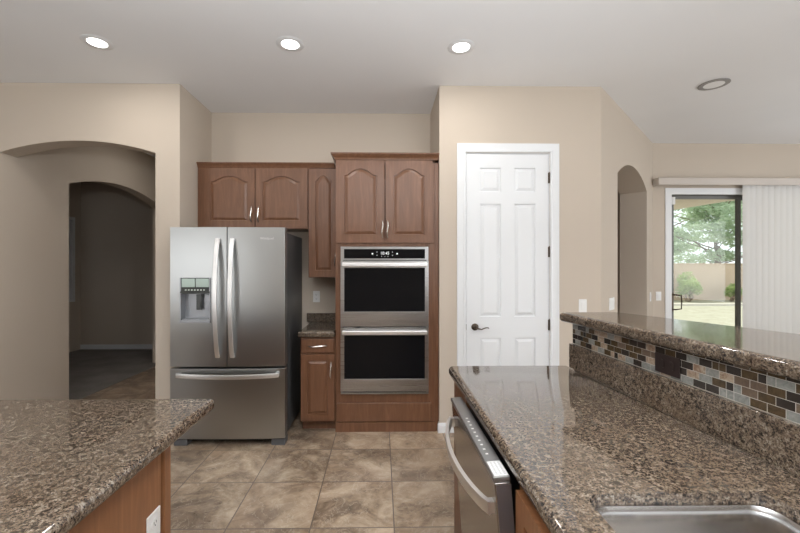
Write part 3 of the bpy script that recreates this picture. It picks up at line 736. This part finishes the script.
mb = MB(); mb.sweep([(3.768, 5.0, 1.085), (3.79, 4.962, 1.085), (3.855, 4.95, 1.075), (3.86, 4.95, 1.0), (3.855, 4.95, .905), (3.79, 4.962, .895), (3.768, 5.0, .895)], .009, n=8); mb.box(3.757, 3.782, 4.99, 5.002, .87, 1.11)
mb.build('door_handle', bronze, s1)
MB().box(3.752, 3.79, 4.965, 4.985, 2.25, 2.345).build('sensor', plastic, s1, bevel=.003)
va = thing('vertical_blinds', 'cream vertical blinds drawn to the right side of the patio door', 'blinds')
mb = MB(); mb.box(3.475, 6.5, 4.828, 4.842, 2.474, 2.562); mb.box(3.475, 3.49, 4.842, 4.935, 2.474, 2.562); mb.box(6.486, 6.5, 4.842, 4.949, 2.474, 2.562); mb.box(3.49, 6.486, 4.842, 4.949, 2.552, 2.562)
mb.build('valance', valm, va, bevel=.003)
MB().box(3.6, 6.45, 4.875, 4.905, 2.515, 2.545).build('head_rail', aluw, va)
x = 4.594; i = 0
while x < 6.45:
    wv = .092; ang = [-.10, .08, -.15][i] if i < 3 else -.24+.04*sin(i*2.1)
    mb = MB(); L = []
    for z in (2.50, .03):
        L.append([(-wv/2, .000, z), (-wv/4, -.006, z), (0, -.008, z), (wv/4, -.006, z), (wv/2, 0, z), (wv/4, -.0048, z), (0, -.0068, z), (-wv/4, -.0048, z)])
    mb.loft(L); o = mb.build('vane', vanem, va, smooth=60); o.location = (x+wv/2*cos(ang), 4.885, 0); o.rotation_euler = (0, 0, ang)
    x += [.085, .060, .078][i] if i < 3 else .079; i += 1

# front room window
w2 = thing('window_2', 'window with pale frame in the dim far room', 'window', kind='structure')
def ringy(mb, y0, y1, z0, z1, w, x0, x1):
    mb.prism([(x0, y0, z0), (x0, y1, z0), (x0, y1, z1), (x0, y0, z1)], (x1-x0, 0, 0), [[(x0, y0+w, z0+w), (x0, y1-w, z0+w), (x0, y1-w, z1-w), (x0, y0+w, z1-w)]])
mb = MB(); ringy(mb, 5.565, 6.755, .85, 2.29, .05, -5.30, -5.235); mb.build('frame', aluw, w2)
MB().box(-5.285, -5.28, 5.6, 6.72, .88, 2.26).build('pane', mat('shaded_window_blind', (.55, .56, .58), .7), w2)

# ------------------------------------------------------------------ outside
struct(MB().box(-14, 45, 7.2, 60, -.25, -.12).build('lawn', lawnm, smooth=0), 'pale dry lawn of the back yard', 'lawn')
struct(MB().box(3.3, 12, 5.1, 9.5, -.2, -.05).build('patio_slab', patiom, smooth=0), 'concrete patio slab outside', 'patio')
struct(MB().prism([(2.5, 5.1, 2.60), (11, 5.1, 2.60), (11, 5.9, 2.60), (6.10, 6.75, 2.60), (5.95, 7.9, 2.60), (2.5, 9.6, 2.60)], (0, 0, .25)).build('ceiling_patio', stuccom, smooth=0), 'stucco patio cover seen at the top of the door', 'patio cover')
struct(MB().box(-10, 40, 15.4, 15.55, -.12, -.03).build('garden_edging', kerbm, smooth=0), 'pale edging strip along the lawn', 'edging')
gw = MB(); gw.box(-10, 40, 18, 18.2, -.15, 1.56); gw.box(-10, 40, 17.96, 18.24, 1.56, 1.60)
for k in range(6): gw.box(-10, 40, 17.995, 18.0, .02+k*.26, .035+k*.26)
struct(gw.build('wall_garden', blockm, smooth=0), 'tan block garden wall', 'wall')
def foliage(name, blobs, n, size, m, parent, seed):
    r = random.Random(seed); mb = MB()
    tot = sum(b[3]*b[4]*b[5] for b in blobs)
    for (cx_, cy_, cz_, rx, ry, rz) in blobs:
        for _ in range(int(n*rx*ry*rz/tot)):
            while True:
                v = Vector((r.uniform(-1, 1), r.uniform(-1, 1), r.uniform(-1, 1)))
                if .15 < v.length < 1: break
            p = Vector((cx_+v.x*rx, cy_+v.y*ry, cz_+v.z*rz)); s = size*r.uniform(.6, 1.5)
            a = Vector((r.gauss(0, 1), r.gauss(0, 1), r.gauss(0, .5))).normalized(); b = a.cross(Vector((r.gauss(0, 1), r.gauss(0, 1), r.gauss(0, 1)))).normalized()
            mb.face([mb.b.verts.new(q) for q in (p-a*s, p+b*s*.4, p+a*s, p-b*s*.4)])
    return mb.build(name, m, parent, smooth=0)
def limb(mb, a, b, r0, r1, rr_):
    a, b = Vector(a), Vector(b); N = 6; pts = []
    for i in range(N+1):
        p = a.lerp(b, i/N); pts.append(p+Vector((rr_.uniform(-.1, .1), rr_.uniform(-.1, .1), 0))*(0 if i in (0, N) else 1))
    mb.sweep(pts, [r0+(r1-r0)*i/N for i in range(N+1)], n=7, up=(.1, 1, .2))
r2 = random.Random(3)
tr1 = thing('yard_tree', 'large airy green tree behind the garden wall, seen through the patio door', 'tree')
mb = MB(); base = (18.9, 21.5, -.2); limb(mb, base, (18.7, 21.5, 2.6), .16, .12, r2)
blobs = []
for k in range(46):
    ang = r2.uniform(0, 2*pi); L = r2.uniform(.6, 4.6); z = r2.uniform(1.6, 6.4)
    c = (18.4+L*cos(ang), 21.5+.6*L*sin(ang), z)
    limb(mb, (18.7, 21.5, max(1.2, z-1.2)), c, .035, .01, r2); blobs.append((*c, r2.uniform(.7, 1.3), r2.uniform(.7, 1.1), r2.uniform(.22, .5)))
mb.build('trunk', barkm, tr1); foliage('foliage', blobs, 15000, .11, leafm, tr1, 4)
tr2 = thing('yard_tree', 'thin darker tree at the left of the patio door view', 'tree')
mb = MB(); limb(mb, (19.4, 28, -.2), (19.6, 28, 3.0), .2, .12, r2); blobs = []
for k in range(14):
    ang = r2.uniform(0, 2*pi); L = r2.uniform(.8, 3.4); z = r2.uniform(1.9, 5.6); c = (20+1.2*L*cos(ang), 28+.5*L*sin(ang), z*1.15)
    limb(mb, (19.6, 28, max(1., z-1.6)), c, .05, .015, r2); blobs.append((*c, r2.uniform(.7, 1.3), .7, r2.uniform(.2, .4)))
mb.build('trunk', barkm, tr2); foliage('foliage', blobs, 3500, .12, leafp, tr2, 8)
for (x, y, w, h, lab, sd) in ((13.75, 17.2, .52, 1.22, 'round pale green bush before the garden wall, at the left of the door view', 5), (15.75, 17.3, .42, .75, 'smaller bright bush before the garden wall, at the right of the door view', 6)):
    bt = thing('garden_bush', lab, 'bush'); mb = MB(); bb = []
    for k in range(9):
        a = r2.uniform(0, 2*pi); c = (x+w*.6*cos(a), y+w*.5*sin(a), -.1+h*r2.uniform(.35, .85)); limb(mb, (x, y, -.15), c, .015, .006, r2); bb.append((*c, w*.45, w*.4, h*.25))
    mb.build('stems', barkm, bt); foliage('foliage', bb, 1600, .05, bushm, bt, sd)
